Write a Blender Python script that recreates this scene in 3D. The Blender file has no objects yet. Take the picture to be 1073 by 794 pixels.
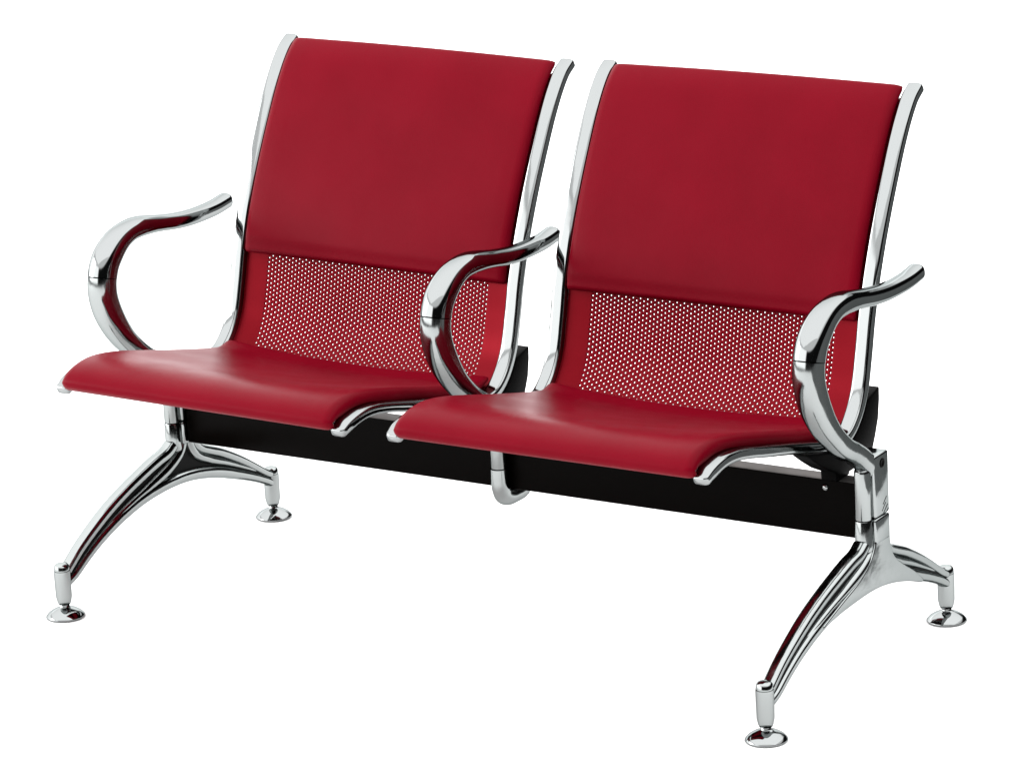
import bpy, bmesh, math
from mathutils import Vector, Matrix

S = bpy.context.scene
COL = S.collection
V = Vector

# ----------------------------------------------------------------- materials
def new_mat(name):
    m = bpy.data.materials.new(name)
    m.use_nodes = True
    nt = m.node_tree
    return m, nt, nt.nodes['Principled BSDF']

def add_bump(nt, bsdf, layers, coord='Object'):
    """layers: (scale, distance, detail); chained bump nodes"""
    tc = nt.nodes.new('ShaderNodeTexCoord')
    prev = None
    for sc, dist, det in layers:
        n = nt.nodes.new('ShaderNodeTexNoise')
        per_object(nt, n)
        n.inputs['Scale'].default_value = sc
        n.inputs['Detail'].default_value = det
        nt.links.new(tc.outputs[coord], n.inputs['Vector'])
        b = nt.nodes.new('ShaderNodeBump')
        b.inputs['Distance'].default_value = dist
        b.inputs['Strength'].default_value = 1.0
        nt.links.new(n.outputs['Fac'], b.inputs['Height'])
        if prev: nt.links.new(prev.outputs['Normal'], b.inputs['Normal'])
        prev = b
    nt.links.new(prev.outputs['Normal'], bsdf.inputs['Normal'])

def vary(nt, bsdf, sock, lo, hi, scale, detail=4):
    tc = nt.nodes.new('ShaderNodeTexCoord')
    n = nt.nodes.new('ShaderNodeTexNoise')
    n.inputs['Scale'].default_value = scale
    n.inputs['Detail'].default_value = detail
    r = nt.nodes.new('ShaderNodeMapRange')
    r.inputs['From Min'].default_value = .3; r.inputs['From Max'].default_value = .7
    r.inputs['To Min'].default_value = lo; r.inputs['To Max'].default_value = hi
    nt.links.new(tc.outputs['Object'], n.inputs['Vector'])
    nt.links.new(n.outputs['Fac'], r.inputs['Value'])
    nt.links.new(r.outputs['Result'], bsdf.inputs[sock])

def per_object(nt, n, k=37.0):
    n.noise_dimensions = '4D'
    oi = nt.nodes.new('ShaderNodeObjectInfo')
    m = nt.nodes.new('ShaderNodeMath'); m.operation = 'MULTIPLY'; m.inputs[1].default_value = k
    nt.links.new(oi.outputs['Random'], m.inputs[0])
    nt.links.new(m.outputs[0], n.inputs['W'])

def mix_colour(nt, bsdf, a, b, scale):
    tc = nt.nodes.new('ShaderNodeTexCoord')
    n = nt.nodes.new('ShaderNodeTexNoise'); n.inputs['Scale'].default_value = scale
    per_object(nt, n)
    n.inputs['Detail'].default_value = 3
    r = nt.nodes.new('ShaderNodeValToRGB')
    r.color_ramp.elements[0].position = .35; r.color_ramp.elements[0].color = (*a, 1)
    r.color_ramp.elements[1].position = .65; r.color_ramp.elements[1].color = (*b, 1)
    nt.links.new(tc.outputs['Object'], n.inputs['Vector'])
    nt.links.new(n.outputs['Fac'], r.inputs['Fac'])
    nt.links.new(r.outputs['Color'], bsdf.inputs['Base Color'])

CHROME, nt, b = new_mat('chrome')
b.inputs['Metallic'].default_value = 1
b.inputs['Base Color'].default_value = (.25, .26, .26, 1)
b.inputs['Specular Tint'].default_value = (.42, .44, .44, 1)
vary(nt, b, 'Roughness', .045, .10, 30)
add_bump(nt, b, [(25, .0004, 1)])

CAST, nt, b = new_mat('polished_cast_aluminium')
b.inputs['Metallic'].default_value = 1
b.inputs['Base Color'].default_value = (.275, .29, .288, 1)
b.inputs['Specular Tint'].default_value = (.42, .44, .44, 1)
vary(nt, b, 'Roughness', .09, .17, 60)
add_bump(nt, b, [(35, .0005, 2)])

LEATHER, nt, b = new_mat('red_leatherette')
mix_colour(nt, b, (.124, .0010, .0064), (.138, .0013, .0075), 9)
vary(nt, b, 'Roughness', .30, .38, 12)
b.inputs['Specular IOR Level'].default_value = .03
add_bump(nt, b, [(9, .002, 1), (900, .0002, 3)])

PANEL, nt, b = new_mat('red_painted_steel')
b.inputs['Base Color'].default_value = (.145, .0023, .0066, 1)
b.inputs['Metallic'].default_value = .36
vary(nt, b, 'Roughness', .26, .34, 20)
b.inputs['Specular IOR Level'].default_value = .04

BLACK, nt, b = new_mat('black_powder_coat')
b.inputs['Base Color'].default_value = (.0010, .0006, .0004, 1)
vary(nt, b, 'Roughness', .28, .40, 25)
b.inputs['Specular IOR Level'].default_value = .02
add_bump(nt, b, [(700, .00008, 2)])

PLASTIC, nt, b = new_mat('black_plastic')
b.inputs['Base Color'].default_value = (.0008, .0008, .0008, 1)
b.inputs['Roughness'].default_value = .45
b.inputs['Specular IOR Level'].default_value = .02
add_bump(nt, b, [(500, .0001, 2)])

WEB_DARK, nt, b = new_mat('web_dark_reflection')  # near-black colour stands in for what the polished web would reflect
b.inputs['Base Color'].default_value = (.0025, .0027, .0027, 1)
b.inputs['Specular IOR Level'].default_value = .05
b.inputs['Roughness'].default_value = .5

BEAM_SHEEN, nt, b = new_mat('beam_top_sheen')  # paler top of the black beam: reflected light put into the colour
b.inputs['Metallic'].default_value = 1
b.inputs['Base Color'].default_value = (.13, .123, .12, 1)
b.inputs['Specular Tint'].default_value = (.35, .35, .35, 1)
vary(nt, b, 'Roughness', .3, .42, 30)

ADDED_GREY, nt, b = new_mat('added_grey_floor')  # for the added ground that only reflections show
mix_colour(nt, b, (.085, .09, .09), (.10, .105, .105), 1.5)
b.inputs['Roughness'].default_value = .8

FLOOR, nt, b = new_mat('white_paper')
b.inputs['Base Color'].default_value = (.93, .93, .93, 1)
b.inputs['Roughness'].default_value = .9
b.inputs['Specular IOR Level'].default_value = .1
add_bump(nt, b, [(2, .002, 2)])

# ----------------------------------------------------------------- helpers
def link(name, bm, mat, parent=None, smooth=True, sharp=None):
    me = bpy.data.meshes.new(name)
    bmesh.ops.remove_doubles(bm, verts=bm.verts, dist=1e-6)
    bmesh.ops.recalc_face_normals(bm, faces=bm.faces)
    if smooth:
        for f in bm.faces: f.smooth = True
    if sharp is not None:
        for e in bm.edges:
            if len(e.link_faces) == 2 and e.calc_face_angle(0) > sharp: e.smooth = False
    bm.to_mesh(me); bm.free()
    me.materials.append(mat)
    o = bpy.data.objects.new(name, me); COL.objects.link(o)
    if parent: o.parent = parent
    return o

def catmull(pts, n=8):
    """dense spline through n-tuples"""
    P = [V(p) if len(p) == 3 else V((*p, 0)) for p in pts]
    P = [2 * P[0] - P[1]] + P + [2 * P[-1] - P[-2]]
    out = []
    for i in range(1, len(P) - 2):
        p0, p1, p2, p3 = P[i - 1:i + 3]
        d0 = max((p1 - p0).length, 1e-6) ** .5; d1 = max((p2 - p1).length, 1e-6) ** .5; d2 = max((p3 - p2).length, 1e-6) ** .5
        m1 = (p2 - p1) + d1 * ((p1 - p0) / d0 - (p2 - p0) / (d0 + d1)) if d0 else V((0, 0, 0))
        m1 = d1 * ((p1 - p0) / d0 - (p2 - p0) / (d0 + d1) + (p2 - p1) / d1)
        m2 = d1 * ((p2 - p1) / d1 - (p3 - p1) / (d1 + d2) + (p3 - p2) / d2)
        for k in range(n):
            t = k / n
            h = (2 * t**3 - 3 * t**2 + 1, t**3 - 2 * t**2 + t, -2 * t**3 + 3 * t**2, t**3 - t**2)
            out.append(p1 * h[0] + m1 * h[1] + p2 * h[2] + m2 * h[3])
    out.append(P[-2].copy())
    return out

def resample(poly, n):
    L = [0]
    for a, b_ in zip(poly, poly[1:]): L.append(L[-1] + (b_ - a).length)
    out = []; j = 0
    for i in range(n):
        s = L[-1] * i / (n - 1)
        while j < len(L) - 2 and L[j + 1] < s: j += 1
        t = (s - L[j]) / max(L[j + 1] - L[j], 1e-9)
        out.append(poly[j].lerp(poly[j + 1], min(max(t, 0), 1)))
    return out, L[-1]

def yz(pts, x=0.0):
    return [V((x, a, c)) for a, c in pts]

def interp(keys, t):
    """keys: (t, a, b...) -> smooth interpolated tuple"""
    if t <= keys[0][0]: return keys[0][1:]
    for k0, k1 in zip(keys, keys[1:]):
        if t <= k1[0]:
            u = (t - k0[0]) / (k1[0] - k0[0]); u = u * u * (3 - 2 * u)
            return tuple(a + (c - a) * u for a, c in zip(k0[1:], k1[1:]))
    return keys[-1][1:]

def superell(a, b_, e, n):
    out = []
    for i in range(n):
        th = 2 * math.pi * i / n
        c, s = math.cos(th), math.sin(th)
        out.append((a * math.copysign(abs(c) ** (2 / e), c), b_ * math.copysign(abs(s) ** (2 / e), s)))
    return out

def sweep_yz(bm, path, section, cap=(0.0, 0.0), ncap=5):
    """path: points in a plane x = const. section(t, k) -> list of (u along X, v along n) with k the cap scale 0..1.
    cap: rounded end length at start/end. n is the normal of the path to the sitting side."""
    N = len(path)
    L = [0]
    for a, b_ in zip(path, path[1:]): L.append(L[-1] + (b_ - a).length)
    st = []
    for i, p in enumerate(path):
        t = (path[min(i + 1, N - 1)] - path[max(i - 1, 0)]).normalized()
        st.append((p, t, L[i] / L[-1], 1.0))
    if cap[0] > 0:
        p, t, _, _ = st[0]
        st = [(p - t * cap[0] * math.sin(a), t, 0, math.cos(a)) for a in [math.pi / 2 * .97 * k / ncap for k in range(ncap, 0, -1)]] + st
    if cap[1] > 0:
        p, t, _, _ = st[-1]
        st = st + [(p + t * cap[1] * math.sin(a), t, 1, math.cos(a)) for a in [math.pi / 2 * .97 * k / ncap for k in range(1, ncap + 1)]]
    rings = []
    for p, t, s, k in st:
        n = V((0, -t.z, t.y))
        rings.append([bm.verts.new(p + V((u, 0, 0)) + n * v) for u, v in section(s, k)])
    for r0, r1 in zip(rings, rings[1:]):
        m = len(r0)
        for j in range(m):
            bm.faces.new((r0[j], r0[(j + 1) % m], r1[(j + 1) % m], r1[j]))
    bm.faces.new(rings[0][::-1]); bm.faces.new(rings[-1])

def tube(bm, path, keys, e=2.0, cap=(0, 0), n=28):
    sweep_yz(bm, path, lambda t, k: superell(interp(keys, t)[0] * k, interp(keys, t)[1] * k, e, n), cap)

def lathe(bm, prof, centre, n=32):
    """prof: (radius, z) closed at both ends on the axis"""
    c = V(centre); rings = []
    for r, z in prof:
        rings.append([bm.verts.new(c + V((r * math.cos(2 * math.pi * i / n), r * math.sin(2 * math.pi * i / n), z))) for i in range(n)])
    for r0, r1 in zip(rings, rings[1:]):
        for j in range(n): bm.faces.new((r0[j], r0[(j + 1) % n], r1[(j + 1) % n], r1[j]))
    bm.faces.new(rings[0][::-1]); bm.faces.new(rings[-1])

def prism(bm, outline, x0, x1, bevel=0.0):
    """outline (y,z) extruded along X"""
    tmp = bmesh.new()
    a = [tmp.verts.new((x0, y, z)) for y, z in outline]
    f = tmp.faces.new(a)
    r = bmesh.ops.extrude_face_region(tmp, geom=[f])
    bmesh.ops.translate(tmp, vec=(x1 - x0, 0, 0), verts=[v for v in r['geom'] if isinstance(v, bmesh.types.BMVert)])
    bmesh.ops.recalc_face_normals(tmp, faces=tmp.faces)
    if bevel:
        ed = [e for e in tmp.edges if abs(e.verts[0].co.x - e.verts[1].co.x) < 1e-7 or e.calc_face_angle(0) > .6]
        bmesh.ops.bevel(tmp, geom=ed, offset=bevel, segments=3, profile=.5, affect='EDGES', clamp_overlap=True)
    me = bpy.data.meshes.new('tmp'); tmp.to_mesh(me); tmp.free()
    bm.from_mesh(me); bpy.data.meshes.remove(me)

def box(bm, lo, hi, bevel=0.0):
    prism(bm, [(lo[1], lo[2]), (hi[1], lo[2]), (hi[1], hi[2]), (lo[1], hi[2])], lo[0], hi[0], bevel)

# ----------------------------------------------------------------- dimensions (metres)
LX = .55                     # legs and arms at x = -LX, 0, LX
PITCH = .5354                # distance between the two seats
HW = .2417                   # half width over the rails
RW = .0108                   # rail half width
RD = .0074                   # rail half depth
RX = HW - RW
INW = .2200        # inner half width

RAIL = [(-.036, .3435), (-.020, .3505), (.006, .3560), (.036, .3560), (.066, .3510), (.105, .3420), (.15, .3320), (.20, .3200),
        (.25, .3080), (.285, .3015), (.310, .3040), (.332, .3200), (.350, .3480), (.362, .3870), (.374, .4350),
        (.390, .4840), (.409, .5300), (.429, .5720), (.450, .6120), (.4715, .6500), (.4920, .6800), (.510, .7000), (.527, .7110)]
rail_face, RL = resample(catmull(yz(RAIL), 10), 240)

def nrm(path, i):
    t = (path[min(i + 1, len(path) - 1)] - path[max(i - 1, 0)]).normalized()
    return V((0, -t.z, t.y))

def offset(path, d):
    return [p + nrm(path, i) * (d(i / (len(path) - 1)) if callable(d) else d) for i, p in enumerate(path)]

def at_s(path, s):
    """point + sitting-side normal at fraction s"""
    x = s * (len(path) - 1); i = min(int(x), len(path) - 2)
    p = path[i].lerp(path[i + 1], x - i)
    return p, nrm(path, i).lerp(nrm(path, i + 1), x - i).normalized()

def s_where(fn):
    return next(i for i, p in enumerate(rail_face) if fn(p)) / (len(rail_face) - 1)

S_SEAT_END = s_where(lambda p: p.y > .300)
S_BACK_LOW = s_where(lambda p: p.z > .437 and p.y > .3)
S_BOTTOM = s_where(lambda p: p.y > .33)

def bowl(x):                                    # the pan sags a little between the rails
    return .010 * max(0.0, 1 - (x / INW) ** 2)

def shell_point(s, x):
    p, n = at_s(rail_face, s)
    back = .0105 + bowl(x) * (1.0 if s < S_BOTTOM else max(.25, 1 - (s - S_BOTTOM) * 2.5))
    return p - n * back + V((x, 0, 0)), n

# ----------------------------------------------------------------- parts of one seat
def shell_bm():
    bm = bmesh.new()
    p = .0064; colw = p * math.sqrt(3) / 2; R = p / math.sqrt(3); hole = .00102
    nrow = int(RL * .980 / p); ncol = int(INW / colw) + 1
    cache = {}
    def vert(s, x):
        x = max(-INW, min(INW, x))
        k = (round(s * RL * 1e6 / 3), round(x * 1e6 / 3))
        if k not in cache:
            cache[k] = bm.verts.new(shell_point(min(max(s, 0), 1), x)[0])
        return cache[k]
    half = INW - .037
    s0 = S_SEAT_END - .03; s1 = S_BACK_LOW + .02
    for c in range(-ncol, ncol + 1):
        xc = c * colw
        for r in range(12, nrow):
            sc = (r + .5 * (c % 2)) * p / RL
            out = []
            for a in range(6):
                th = a * math.pi / 3
                out.append(vert(sc + R * math.sin(th) / RL, xc + R * math.cos(th)))
            if abs(xc) < half and s0 < sc < s1:
                inn = []
                for a in range(12):
                    th = a * math.pi / 6
                    inn.append(bm.verts.new(shell_point(sc + hole * math.sin(th) / RL, xc + hole * math.cos(th))[0]))
                for a in range(6):
                    q = (a + 1) % 6
                    bm.faces.new((out[a], out[q], inn[(2 * a + 2) % 12], inn[2 * a + 1], inn[2 * a]))
            else:
                k = list(dict.fromkeys(out))
                if len(k) > 2:
                    try: bm.faces.new(k)
                    except ValueError: pass
    return bm

def cushion_section(w, t, corner, dish, lo=0.0, n=36):
    """closed section: flat under side, rounded sides, dished top"""
    pts = []
    corner_t = min(corner, t * .5)
    def top(x): return t + dish * ((x / w) ** 2 - 1) if dish else t
    m = n // 2
    xi = w - corner
    for i in range(m + 1):                      # under side left to right
        pts.append((-xi + 2 * xi * i / m, lo))
    for i in range(1, 8):                       # right side
        a = -math.pi / 2 + math.pi * i / 8
        pts.append((xi + corner * math.cos(a), lo + (top(xi) - lo) * (.5 + .5 * math.sin(a))))
    for i in range(m + 1):
        x = xi - 2 * xi * i / m
        pts.append((x, top(x)))
    for i in range(1, 8):
        a = math.pi / 2 + math.pi * i / 8
        pts.append((-xi + corner * math.cos(a), lo + (top(xi) - lo) * (.5 + .5 * math.sin(a))))
    return pts

def seat_cushion_bm():
    bm = bmesh.new()
    # line along the under side of the cushion: starts below the front lip, rolls over, ends at the bend
    top = [(-.040, .3385), (-.0475, .3480), (-.040, .3600), (-.022, .3690), (.006, .3735), (.040, .3715), (.075, .3655), (.12, .3550), (.18, .3400), (.235, .3270),
           (.275, .3180), (.300, .3140), (.318, .3165)]
    path, L = resample(catmull(yz(top), 10), 60)
    tk = [(0, .012), (.05, .018), (.15, .026), (.75, .026), (.93, .020), (1, .012)]
    def sec(s, k):
        t = interp(tk, s)[0]
        d = .012 * interp([(0, 0), (.1, .15), (.45, 1), (1, 1)], s)[0]
        w = INW - .0005 - .006 * (1 - k)
        c = .012
        pts = cushion_section(w, 0, c, 0)
        out = []
        n = len(pts); m = 18
        for i, (u, v) in enumerate(pts):
            q = max(0.0, 1 - (u / w) ** 2)
            topv = -d * (q ** .8)
            botv = topv - t
            if i <= m: vv = botv
            elif i < m + 8: vv = botv + t * (.5 + .5 * math.sin(-math.pi / 2 + math.pi * (i - m) / 8))
            elif i <= 2 * m + 8: vv = topv
            else: vv = botv + t * (.5 + .5 * math.sin(math.pi / 2 + math.pi * (i - 2 * m - 8) / 8))
            mid = topv - t / 2
            out.append((u, mid + (vv - mid) * k))
        return out
    sweep_yz(bm, path, sec, (.002, .008), 5)
    return bm

def back_cushion_bm():
    bm = bmesh.new()
    i0 = int(S_BACK_LOW * 239)
    base = offset(rail_face, -.0095)[i0:]
    base = [p for p in base if p.z < .6965]
    path, L = resample(base, 90)
    def sec(s, k):
        t = interp([(0, .0145), (.06, .0172), (.5, .0168), (.9, .0162), (1, .0145)], s)[0]
        w = INW - .0020 - .003 * (1 - k)
        pts = cushion_section(w, t, .0125, 0, 0.0)
        mid = t * .45
        out = []
        for u, v in pts:
            q = max(0.0, 1 - (u / w) ** 2)
            v = v + (.0038 * q if v > t * .5 else -.004 * q)
            v -= .0040 * q * math.sin(math.pi * min(1, s * 1.05))   # shallow hollow of the back
            out.append((u, mid + (v - mid) * k))
        return out
    sweep_yz(bm, path, sec, (.007, .0085), 7)
    return bm

def rail_bm(sx):
    bm = bmesh.new()
    path = offset(rail_face, -RD)
    path = [p + V((sx * RX, 0, 0)) for p in path]
    n = len(path)
    # narrower over the front by a centimetre
    for i, p in enumerate(path):
        s = i / (n - 1)
        p.x -= sx * .0065 * max(0, 1 - s / .25) ** 1.3
    keys = [(0, .0110, .0068), (.02, .0118, .0080), (.08, .0108, .0075), (.12, RW, RD), (1, RW, RD)]
    tube(bm, path, keys, e=4.2, cap=(.006, .004), n=32)
    return bm

def bracket_bm(sx):
    """black support: under the rail on the beam and up behind the bend"""
    bm = bmesh.new()
    i0 = int(s_where(lambda p: p.y > .20) * 239); i1 = int(s_where(lambda p: p.z > .343 and p.y > .3) * 239)
    inner = offset(rail_face, -2 * RD - .0012)[i0:i1]
    inner = [(p.y, p.z) for p in inner[::4]] + [(inner[-1].y, inner[-1].z)]
    outer = [(.3920, .3420), (.3915, .3250), (.3875, .3010), (.3785, .2800), (.3700, .2640), (.345, .2530), (.3065, .2515), (.3055, .2480), (.272, .2480), (.271, .2600), (.245, .2720), (.222, .2860), (.2010, .3000)]
    x = sx * (RX - .001)
    prism(bm, inner + outer, x - .0120, x + .0110, .0022)
    return bm

# ----------------------------------------------------------------- the bench
bench = bpy.data.objects.new('waiting_bench', None); COL.objects.link(bench)
bench.location = (0, .25, 0)
bench.empty_display_size = .1
bench['label'] = 'two-seat red leatherette and chrome waiting room bench on white floor'
bench['category'] = 'bench'
INV = Matrix.Translation((0, -.25, 0))

def part(name, bm, mat, parent=None, sharp=None, world=True):
    """build in world coordinates, then hang under the bench (whose base is at y = .25)"""
    o = link(name, bm, mat, None, True, sharp)
    o.parent = parent or bench
    if parent is None: o.location = (0, -.25, 0)
    return o

# --- seats
def make_seat():
    o = part('seat', shell_bm(), PANEL)
    sol = o.modifiers.new('thickness', 'SOLIDIFY'); sol.thickness = .0012; sol.offset = -1
    o.data.materials.append(BLACK); sol.material_offset = 1; sol.material_offset_rim = 0  # underside coloured black in place of shade, keeps red out of the legs
    part('seat_cushion', seat_cushion_bm(), LEATHER, o)
    part('back_cushion', back_cushion_bm(), LEATHER, o)
    for sx in (-1, 1):
        part('side_rail', rail_bm(sx), CHROME, o)
        part('support_bracket', bracket_bm(sx), PLASTIC, o, sharp=.6)
    return o

seat = make_seat()
seat2 = seat.copy(); COL.objects.link(seat2)
for ch in list(seat.children):
    c = ch.copy(); COL.objects.link(c); c.parent = seat2
for o, x, roll in ((seat, -PITCH / 2, .013), (seat2, PITCH / 2, 0.0)):
    piv = V((0, .2, .33))
    M = Matrix.Translation(V((x, -.25, 0)) + piv) @ Matrix.Rotation(roll, 4, 'Y') @ Matrix.Translation(-piv)
    o.matrix_parent_inverse = Matrix()
    o.matrix_local = M

# --- beam
bm = bmesh.new()
box(bm, (-.534, .276, .1745), (.534, .306, .2475), .0016)
beam = part('beam', bm, BLACK, sharp=.5)
beam.data.materials.append(BEAM_SHEEN)
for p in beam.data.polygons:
    if p.normal.z > .95: p.material_index = 1  # painted sheen on the top face
for bx in (.490, -.045):
    t = bmesh.new()
    lathe(t, [(.0001, -.0005), (.0042, -.0005), (.0042, .0012), (.0028, .0026), (.0001, .0030)], (0, 0, 0), 20)
    bmesh.ops.transform(t, matrix=Matrix.Translation((bx, .2755, .2375)) @ Matrix.Rotation(math.pi / 2, 4, 'X'), verts=t.verts)
    part('bolt', t, CHROME, beam)

# --- arms
ARM = [(.4215, .4900), (.395, .4862), (.368, .4848), (.337, .4850), (.305, .4875), (.273, .4920), (.245, .4962), (.219, .4985), (.198, .4972), (.176, .4905),
       (.1575, .4785), (.1440, .4640), (.1365, .4460), (.1345, .4250), (.1400, .4020), (.1510, .3800), (.1680, .3560), (.1900, .3340), (.2150, .3140), (.2370, .3020), (.2580, .2890), (.2760, .2730), (.2870, .2520)]
arm_path, AL = resample(catmull(yz(ARM), 10), 200)
SEAM = next(i for i, p in enumerate(arm_path) if p.y < .16 and p.z < .4480) 

def arm_keys(t):
    return interp([(0, .0120, .0114), (.08, .0120, .0114), (.25, .0132, .0118), (.38, .0165, .0150), (.50, .0190, .0200), (.62, .0195, .0195), (.80, .0165, .0152), (.92, .0148, .0142), (1, .0143, .0140)], t)

def arm_lower_bm(x):
    bm = bmesh.new()
    path = [p + V((x, 0, 0)) for p in arm_path[SEAM:]]
    path[0] = path[0].lerp(path[1], .35)
    t0 = SEAM / 199
    def sec(s, k):
        a, b_ = arm_keys(t0 + s * (1 - t0)); return superell(a * .985 * k, b_ * .98 * k, 2.5, 32)
    sweep_yz(bm, path, sec, (.0, .006))
    # block that carries the arm: plate behind, half round column in front
    box(bm, (x - .0148, .2690 if x else .2790, .2064), (x + .0148, .3072, .2885), .0035)
    lathe(bm, [(.0001, .2064), (.0104, .2064), (.0108, .2072), (.0108, .2680), (.0100, .2720), (.0075, .2745), (.0001, .2755)], (x, .2635, 0))
    return bm

def arm_pad_bm(x):
    bm = bmesh.new()
    path = [p + V((x, 0, 0)) for p in arm_path[:SEAM + 1]]
    t0 = SEAM / 199
    def sec(s, k):
        a, b_ = arm_keys(s * t0); return superell(a * k, b_ * k, 2.5, 32)
    sweep_yz(bm, path, sec, (.0095, .0), 7)
    return bm

def ring_bm(x):
    bm = bmesh.new()
    path = [p + V((x, 0, 0)) for p in arm_path[SEAM - 1:SEAM + 4]]
    a, b_ = arm_keys(SEAM / 199)
    sweep_yz(bm, path, lambda s, k: superell(a * .95 * k, b_ * .94 * k, 2.5, 32))
    return bm

for x in (-LX, 0, LX):
    arm = part('armrest', arm_lower_bm(x), CAST, sharp=.7)
    part('arm_pad', arm_pad_bm(x), CHROME, arm, sharp=.7)
    part('seam_ring', ring_bm(x), PLASTIC, arm, sharp=.7)
    if x == LX:
        bm = bmesh.new()
        t = bmesh.new()
        lathe(t, [(.0001, 0), (.0062, 0), (.0062, .0007), (.0040, .0007), (.0030, .0002), (.0001, .0002)], (0, 0, 0), 20)
        bmesh.ops.transform(t, matrix=Matrix.Translation((x + .0147, .2890, .2755)) @ Matrix.Rotation(math.pi / 2, 4, 'Y'), verts=t.verts)
        me = bpy.data.meshes.new('tmp'); t.to_mesh(me); t.free(); bm.from_mesh(me); bpy.data.meshes.remove(me)
        part('screw', bm, PLASTIC, arm)
        bm = bmesh.new()  # slanted reflections on the post face, modelled as black slivers
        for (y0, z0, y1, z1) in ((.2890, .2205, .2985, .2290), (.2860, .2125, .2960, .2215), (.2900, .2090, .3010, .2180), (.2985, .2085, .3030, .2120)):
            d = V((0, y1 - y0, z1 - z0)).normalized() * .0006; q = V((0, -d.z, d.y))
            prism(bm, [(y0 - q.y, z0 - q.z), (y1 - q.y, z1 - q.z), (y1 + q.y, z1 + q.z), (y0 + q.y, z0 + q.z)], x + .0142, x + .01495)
        part('reflection_strokes', bm, PLASTIC, arm)

# --- middle clamp: a column in front of the beam that hooks under it
bm = bmesh.new()
hook = catmull(yz([(.2635, .2052), (.2635, .1920), (.2645, .1780), (.2700, .1670), (.2800, .1620), (.2950, .1610), (.3120, .1615)]), 8)
tube(bm, hook, [(0, .0116, .0116), (.35, .0118, .0118), (.6, .0128, .0124), (1, .0128, .0122)], cap=(0, .009))
box(bm, (-.0115, .3075, .155), (.0115, .3200, .246), .003)
part('beam_clamp', bm, CAST, sharp=.8)

# --- legs
FR_TOP = [(.004, .0700), (.012, .0760), (.0350, .0925), (.0680, .1115), (.105, .1298), (.1450, .1455), (.185, .1585), (.2180, .1680), (.2400, .1730), (.2520, .1800)]
ARCH = [(.006, .0420), (.0240, .0480), (.0520, .0640), (.0830, .0798), (.1250, .0960), (.1700, .1075), (.2150, .1130), (.2577, .1140), (.2900, .1115), (.3246, .1052), (.3600, .0955), (.3925, .0838), (.4300, .0695), (.4600, .0565), (.4810, .0460)]
RE_TOP = [(.3035, .1850), (.3070, .1700), (.3160, .1610), (.3330, .1530), (.3600, .1420), (.3900, .1270), (.4170, .1120), (.4430, .0960), (.4650, .0820), (.4840, .0715)]
FOOT_Y = (0.0, .484)

def leg_bm(x):
    bm = bmesh.new()
    ft = catmull(yz(FR_TOP), 5); ar = catmull(yz(ARCH), 5); rt = catmull(yz(RE_TOP), 5)
    # the ridges run just inside the outline of the casting
    ft = offset(ft, lambda t: -(.0064 + .0016 * t)); rt = offset(rt, lambda t: -(.0070 - .0008 * t))
    ar = offset(ar, lambda t: .0068 + .0030 * math.sin(math.pi * t))
    # recessed web, coloured black in place of dark reflections
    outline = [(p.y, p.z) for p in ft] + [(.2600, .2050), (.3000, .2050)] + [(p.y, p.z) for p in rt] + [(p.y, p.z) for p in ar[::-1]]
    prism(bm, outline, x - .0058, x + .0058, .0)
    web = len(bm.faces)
    sh = lambda path, d=0.0: [p + V((x, 0, 0)) for p in path]
    tube(bm, sh(ft), [(0, .0092, .0066), (.5, .0104, .0080), (1, .0112, .0086)], e=2.6, cap=(.003, .003))
    tube(bm, sh(ar), [(0, .0098, .0068), (.35, .0132, .0096), (.65, .0132, .0096), (1, .0092, .0062)], e=2.6, cap=(.003, .003))
    tube(bm, sh(rt), [(0, .0135, .0070), (.3, .0125, .0075), (1, .0090, .0060)], e=2.6, cap=(.003, .003))
    # low ribs that leave the post and fade out along the two arms
    mid = catmull(yz([(.2790, .2000), (.2770, .1800), (.2680, .1620), (.2400, .1455), (.2000, .1330), (.1500, .1200), (.1000, .1020), (.0600, .0830)]), 6)
    tube(bm, sh(mid), [(0, .0125, .0080), (.3, .0138, .0095), (.6, .0118, .0056), (1, .0070, .0030)], e=2.3, cap=(.003, .003))
    rib = catmull(yz([(.2880, .2000), (.2890, .1760), (.2990, .1520), (.3300, .1335), (.3700, .1170), (.4100, .0990), (.4400, .0850)]), 6)
    tube(bm, sh(rib), [(0, .0125, .0070), (.35, .0135, .0078), (1, .0075, .0035)], e=2.2, cap=(.003, .003))
    # plate and column below the joint line
    box(bm, (x - .0150, .2690, .1720), (x + .0150, .3072, .2056), .0035)
    so = math.copysign(1, x)
    fil = catmull(yz([(.2715, .2000), (.2700, .1780), (.2560, .1570), (.2250, .1390), (.1800, .1250), (.1480, .1150), (.1280, .1085)]), 5)
    low = catmull(yz([(.1275, .1045), (.1500, .1075), (.1750, .1105), (.2150, .1130), (.2577, .1140), (.2900, .1115), (.3246, .1052), (.3600, .0955), (.3925, .0838)]), 4)
    rear = catmull(yz([(.3960, .0880), (.3700, .1080), (.3400, .1270), (.3180, .1440), (.3085, .1640), (.3068, .2000)]), 5)
    poly = [(p.y, p.z) for p in fil + low + rear]
    x0, x1 = sorted((x, x + so * .0142))
    prism(bm, poly, x0, x1, .0025)
    lathe(bm, [(.0001, .1650), (.0118, .1655), (.0122, .1680), (.0116, .1730), (.0114, .2040), (.0108, .2052), (.0001, .2053)], (x, .2635, 0))
    # end sockets
    for fy in FOOT_Y:
        lathe(bm, [(.0001, .0192), (.0084, .0194), (.0096, .0222), (.0112, .0300), (.0116, .0640), (.0113, .0668), (.0103, .0672), (.0103, .0680), (.0110, .0684), (.0104, .0735), (.0080, .0765), (.0040, .0778), (.0001, .0780)], (x, fy, 0), 60)
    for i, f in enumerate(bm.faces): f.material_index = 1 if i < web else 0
    return bm

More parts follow.
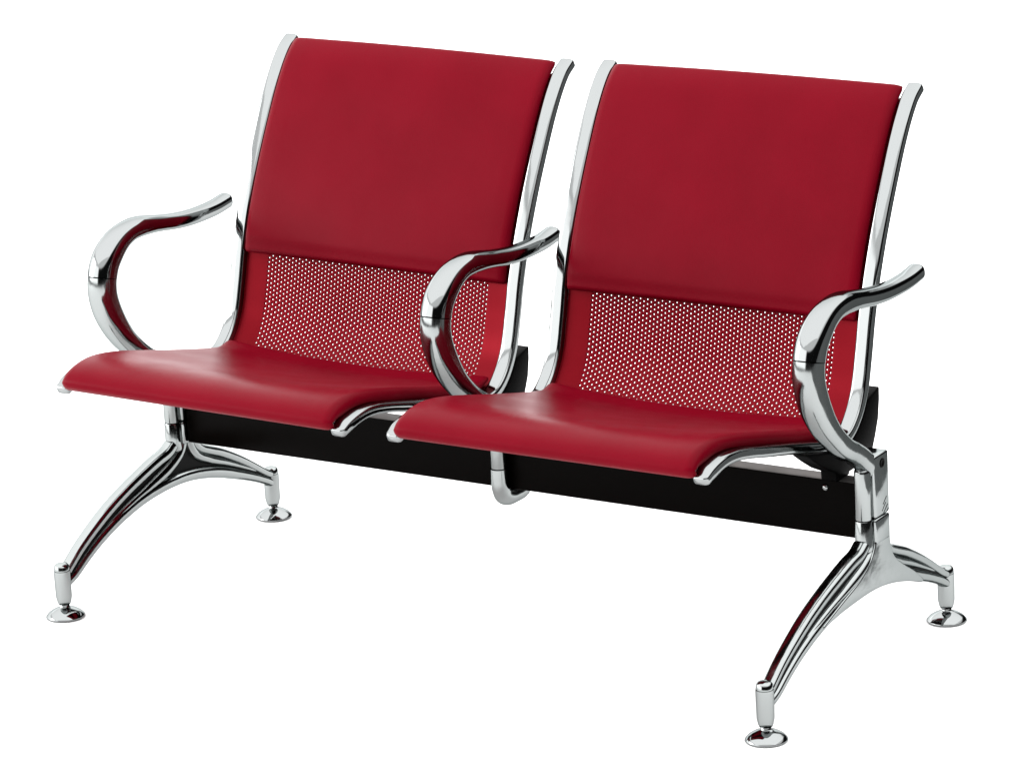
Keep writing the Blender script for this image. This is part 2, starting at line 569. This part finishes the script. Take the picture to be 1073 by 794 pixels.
def foot_bm(x, y):
    bm = bmesh.new()
    lathe(bm, [(.0001, .0008), (.0255, .0008), (.0268, .0020), (.0263, .0034), (.0225, .0076), (.0165, .0113), (.0105, .0138), (.0074, .0150), (.0066, .0160), (.0066, .0215), (.0001, .0217)], (x, y, 0), 48)
    return bm

for x in (-LX, LX):
    leg = part('leg_frame', leg_bm(x), CAST, sharp=.75)
    leg.data.materials.append(WEB_DARK)
    for fy in FOOT_Y: part('levelling_foot', foot_bm(x, fy), CHROME, leg)

# ----------------------------------------------------------------- setting
def quad_grid(name, corners, z, mat, n=30):
    bm = bmesh.new()
    a, b_, c, d = [V((*p, z)) for p in corners]
    g = [[bm.verts.new(a.lerp(b_, i / n).lerp(d.lerp(c, i / n), j / n)) for j in range(n + 1)] for i in range(n + 1)]
    for i in range(n):
        for j in range(n): bm.faces.new((g[i][j], g[i + 1][j], g[i + 1][j + 1], g[i][j + 1]))
    return link(name, bm, mat)
az = math.radians(33.7)
def along(right, fwd): return (right * math.cos(az) - fwd * math.sin(az), .25 + right * math.sin(az) + fwd * math.cos(az))
bm = bmesh.new()
bm.faces.new([bm.verts.new((*along(*p), 0)) for p in ((-5.5, -6.5), (.95, -6.5), (1.0, -1), (1.12, 0), (1.4, 1.2), (2.5, 3), (4.0, 5), (6.0, 9), (-6.5, 9))])  # right edge drawn in so the chrome reflects darker ground
fl = link('floor', bm, FLOOR)
sf = quad_grid('unseen_grey_floor', [along(-14, -14), along(14, -14), along(14, 16), along(-14, 16)], -.004, ADDED_GREY)  # added out of view to darken the chrome reflections
sf['kind'] = 'structure'
sf['label'] = 'added grey floor out of view, reflected in the chrome'
fl['kind'] = 'structure'
fl['label'] = 'seamless white paper floor'

# ----------------------------------------------------------------- light
w = bpy.data.worlds.new('World'); S.world = w; w.use_nodes = True
nt = w.node_tree
bg = nt.nodes['Background']
tc = nt.nodes.new('ShaderNodeTexCoord')
sep = nt.nodes.new('ShaderNodeSeparateXYZ')
nt.links.new(tc.outputs['Generated'], sep.inputs[0])
def mathn(op, a, b_=None):
    m = nt.nodes.new('ShaderNodeMath'); m.operation = op
    for k, q in enumerate((a, b_)):
        if q is None: continue
        if isinstance(q, (int, float)): m.inputs[k].default_value = q
        else: nt.links.new(q, m.inputs[k])
    return m.outputs[0]
def smooth(v, a, b_, lo, hi):
    r = nt.nodes.new('ShaderNodeMapRange'); r.interpolation_type = 'SMOOTHSTEP'
    r.inputs['From Min'].default_value = a; r.inputs['From Max'].default_value = b_
    r.inputs['To Min'].default_value = lo; r.inputs['To Max'].default_value = hi
    nt.links.new(v, r.inputs['Value']); return r.outputs['Result']
X, Y, Z = sep.outputs
top_band = smooth(Z, .41, .50, 0, 1)                                   # added bright band overhead, tuned for the chrome
side = mathn('MULTIPLY', smooth(X, -.08, -.24, 0, 1), mathn('MULTIPLY', smooth(Z, -.02, .03, 0, 1), smooth(Z, .50, .44, 0, 1)))   # added bright band low on the left, shaped for chrome reflections
strength = mathn('ADD', mathn('MAXIMUM', mathn('MULTIPLY', top_band, 1.75), mathn('MULTIPLY', side, 3.6)), .012)
nt.links.new(strength, bg.inputs['Strength'])
bg.inputs['Color'].default_value = (1, 1, 1, 1)

def area(name, loc, target, size, energy):
    l = bpy.data.lights.new(name, 'AREA'); l.shape = 'RECTANGLE'; l.size, l.size_y = size; l.energy = energy
    o = bpy.data.objects.new(name, l); COL.objects.link(o)
    o.location = loc
    o.rotation_euler = (V(target) - V(loc)).to_track_quat('-Z', 'Y').to_euler()
    return o
area('softbox_lamp', (-4.2, -2.6, 1.9), (0, .2, .4), (2.2, 2.2), 110)
area('overhead_fill', (-.8, 1.6, 4.2), (-.6, 1.2, 0), (12, 12), 560)  # unseen lamp, oversized to burn out shadows on the floor

# ----------------------------------------------------------------- camera
cam = bpy.data.cameras.new('camera'); co = bpy.data.objects.new('camera', cam); COL.objects.link(co)
C = V((2.886734636108825, -4.021678226621004, 1.7839546072837749))
r = V((.8387016141837568, .542214486783529, -.05082374137777398))
u = V((-.10635079640060381, .25459923670683254, .9611809074119477))
f = V((-.5341058981798629, .8007388331974242, -.27119773328534585))
M = Matrix((r, u, -f)).transposed().to_4x4(); M.translation = C
co.matrix_world = M
cam.sensor_width = 36; cam.sensor_fit = 'HORIZONTAL'
cam.lens = 4238.886 / 1073 * 36
cam.clip_end = 100
S.camera = co

S.view_settings.view_transform = 'Standard'
S.view_settings.look = 'None'
S.view_settings.exposure = 0
S.view_settings.gamma = 1
S.cycles.max_bounces = 10
S.cycles.glossy_bounces = 8
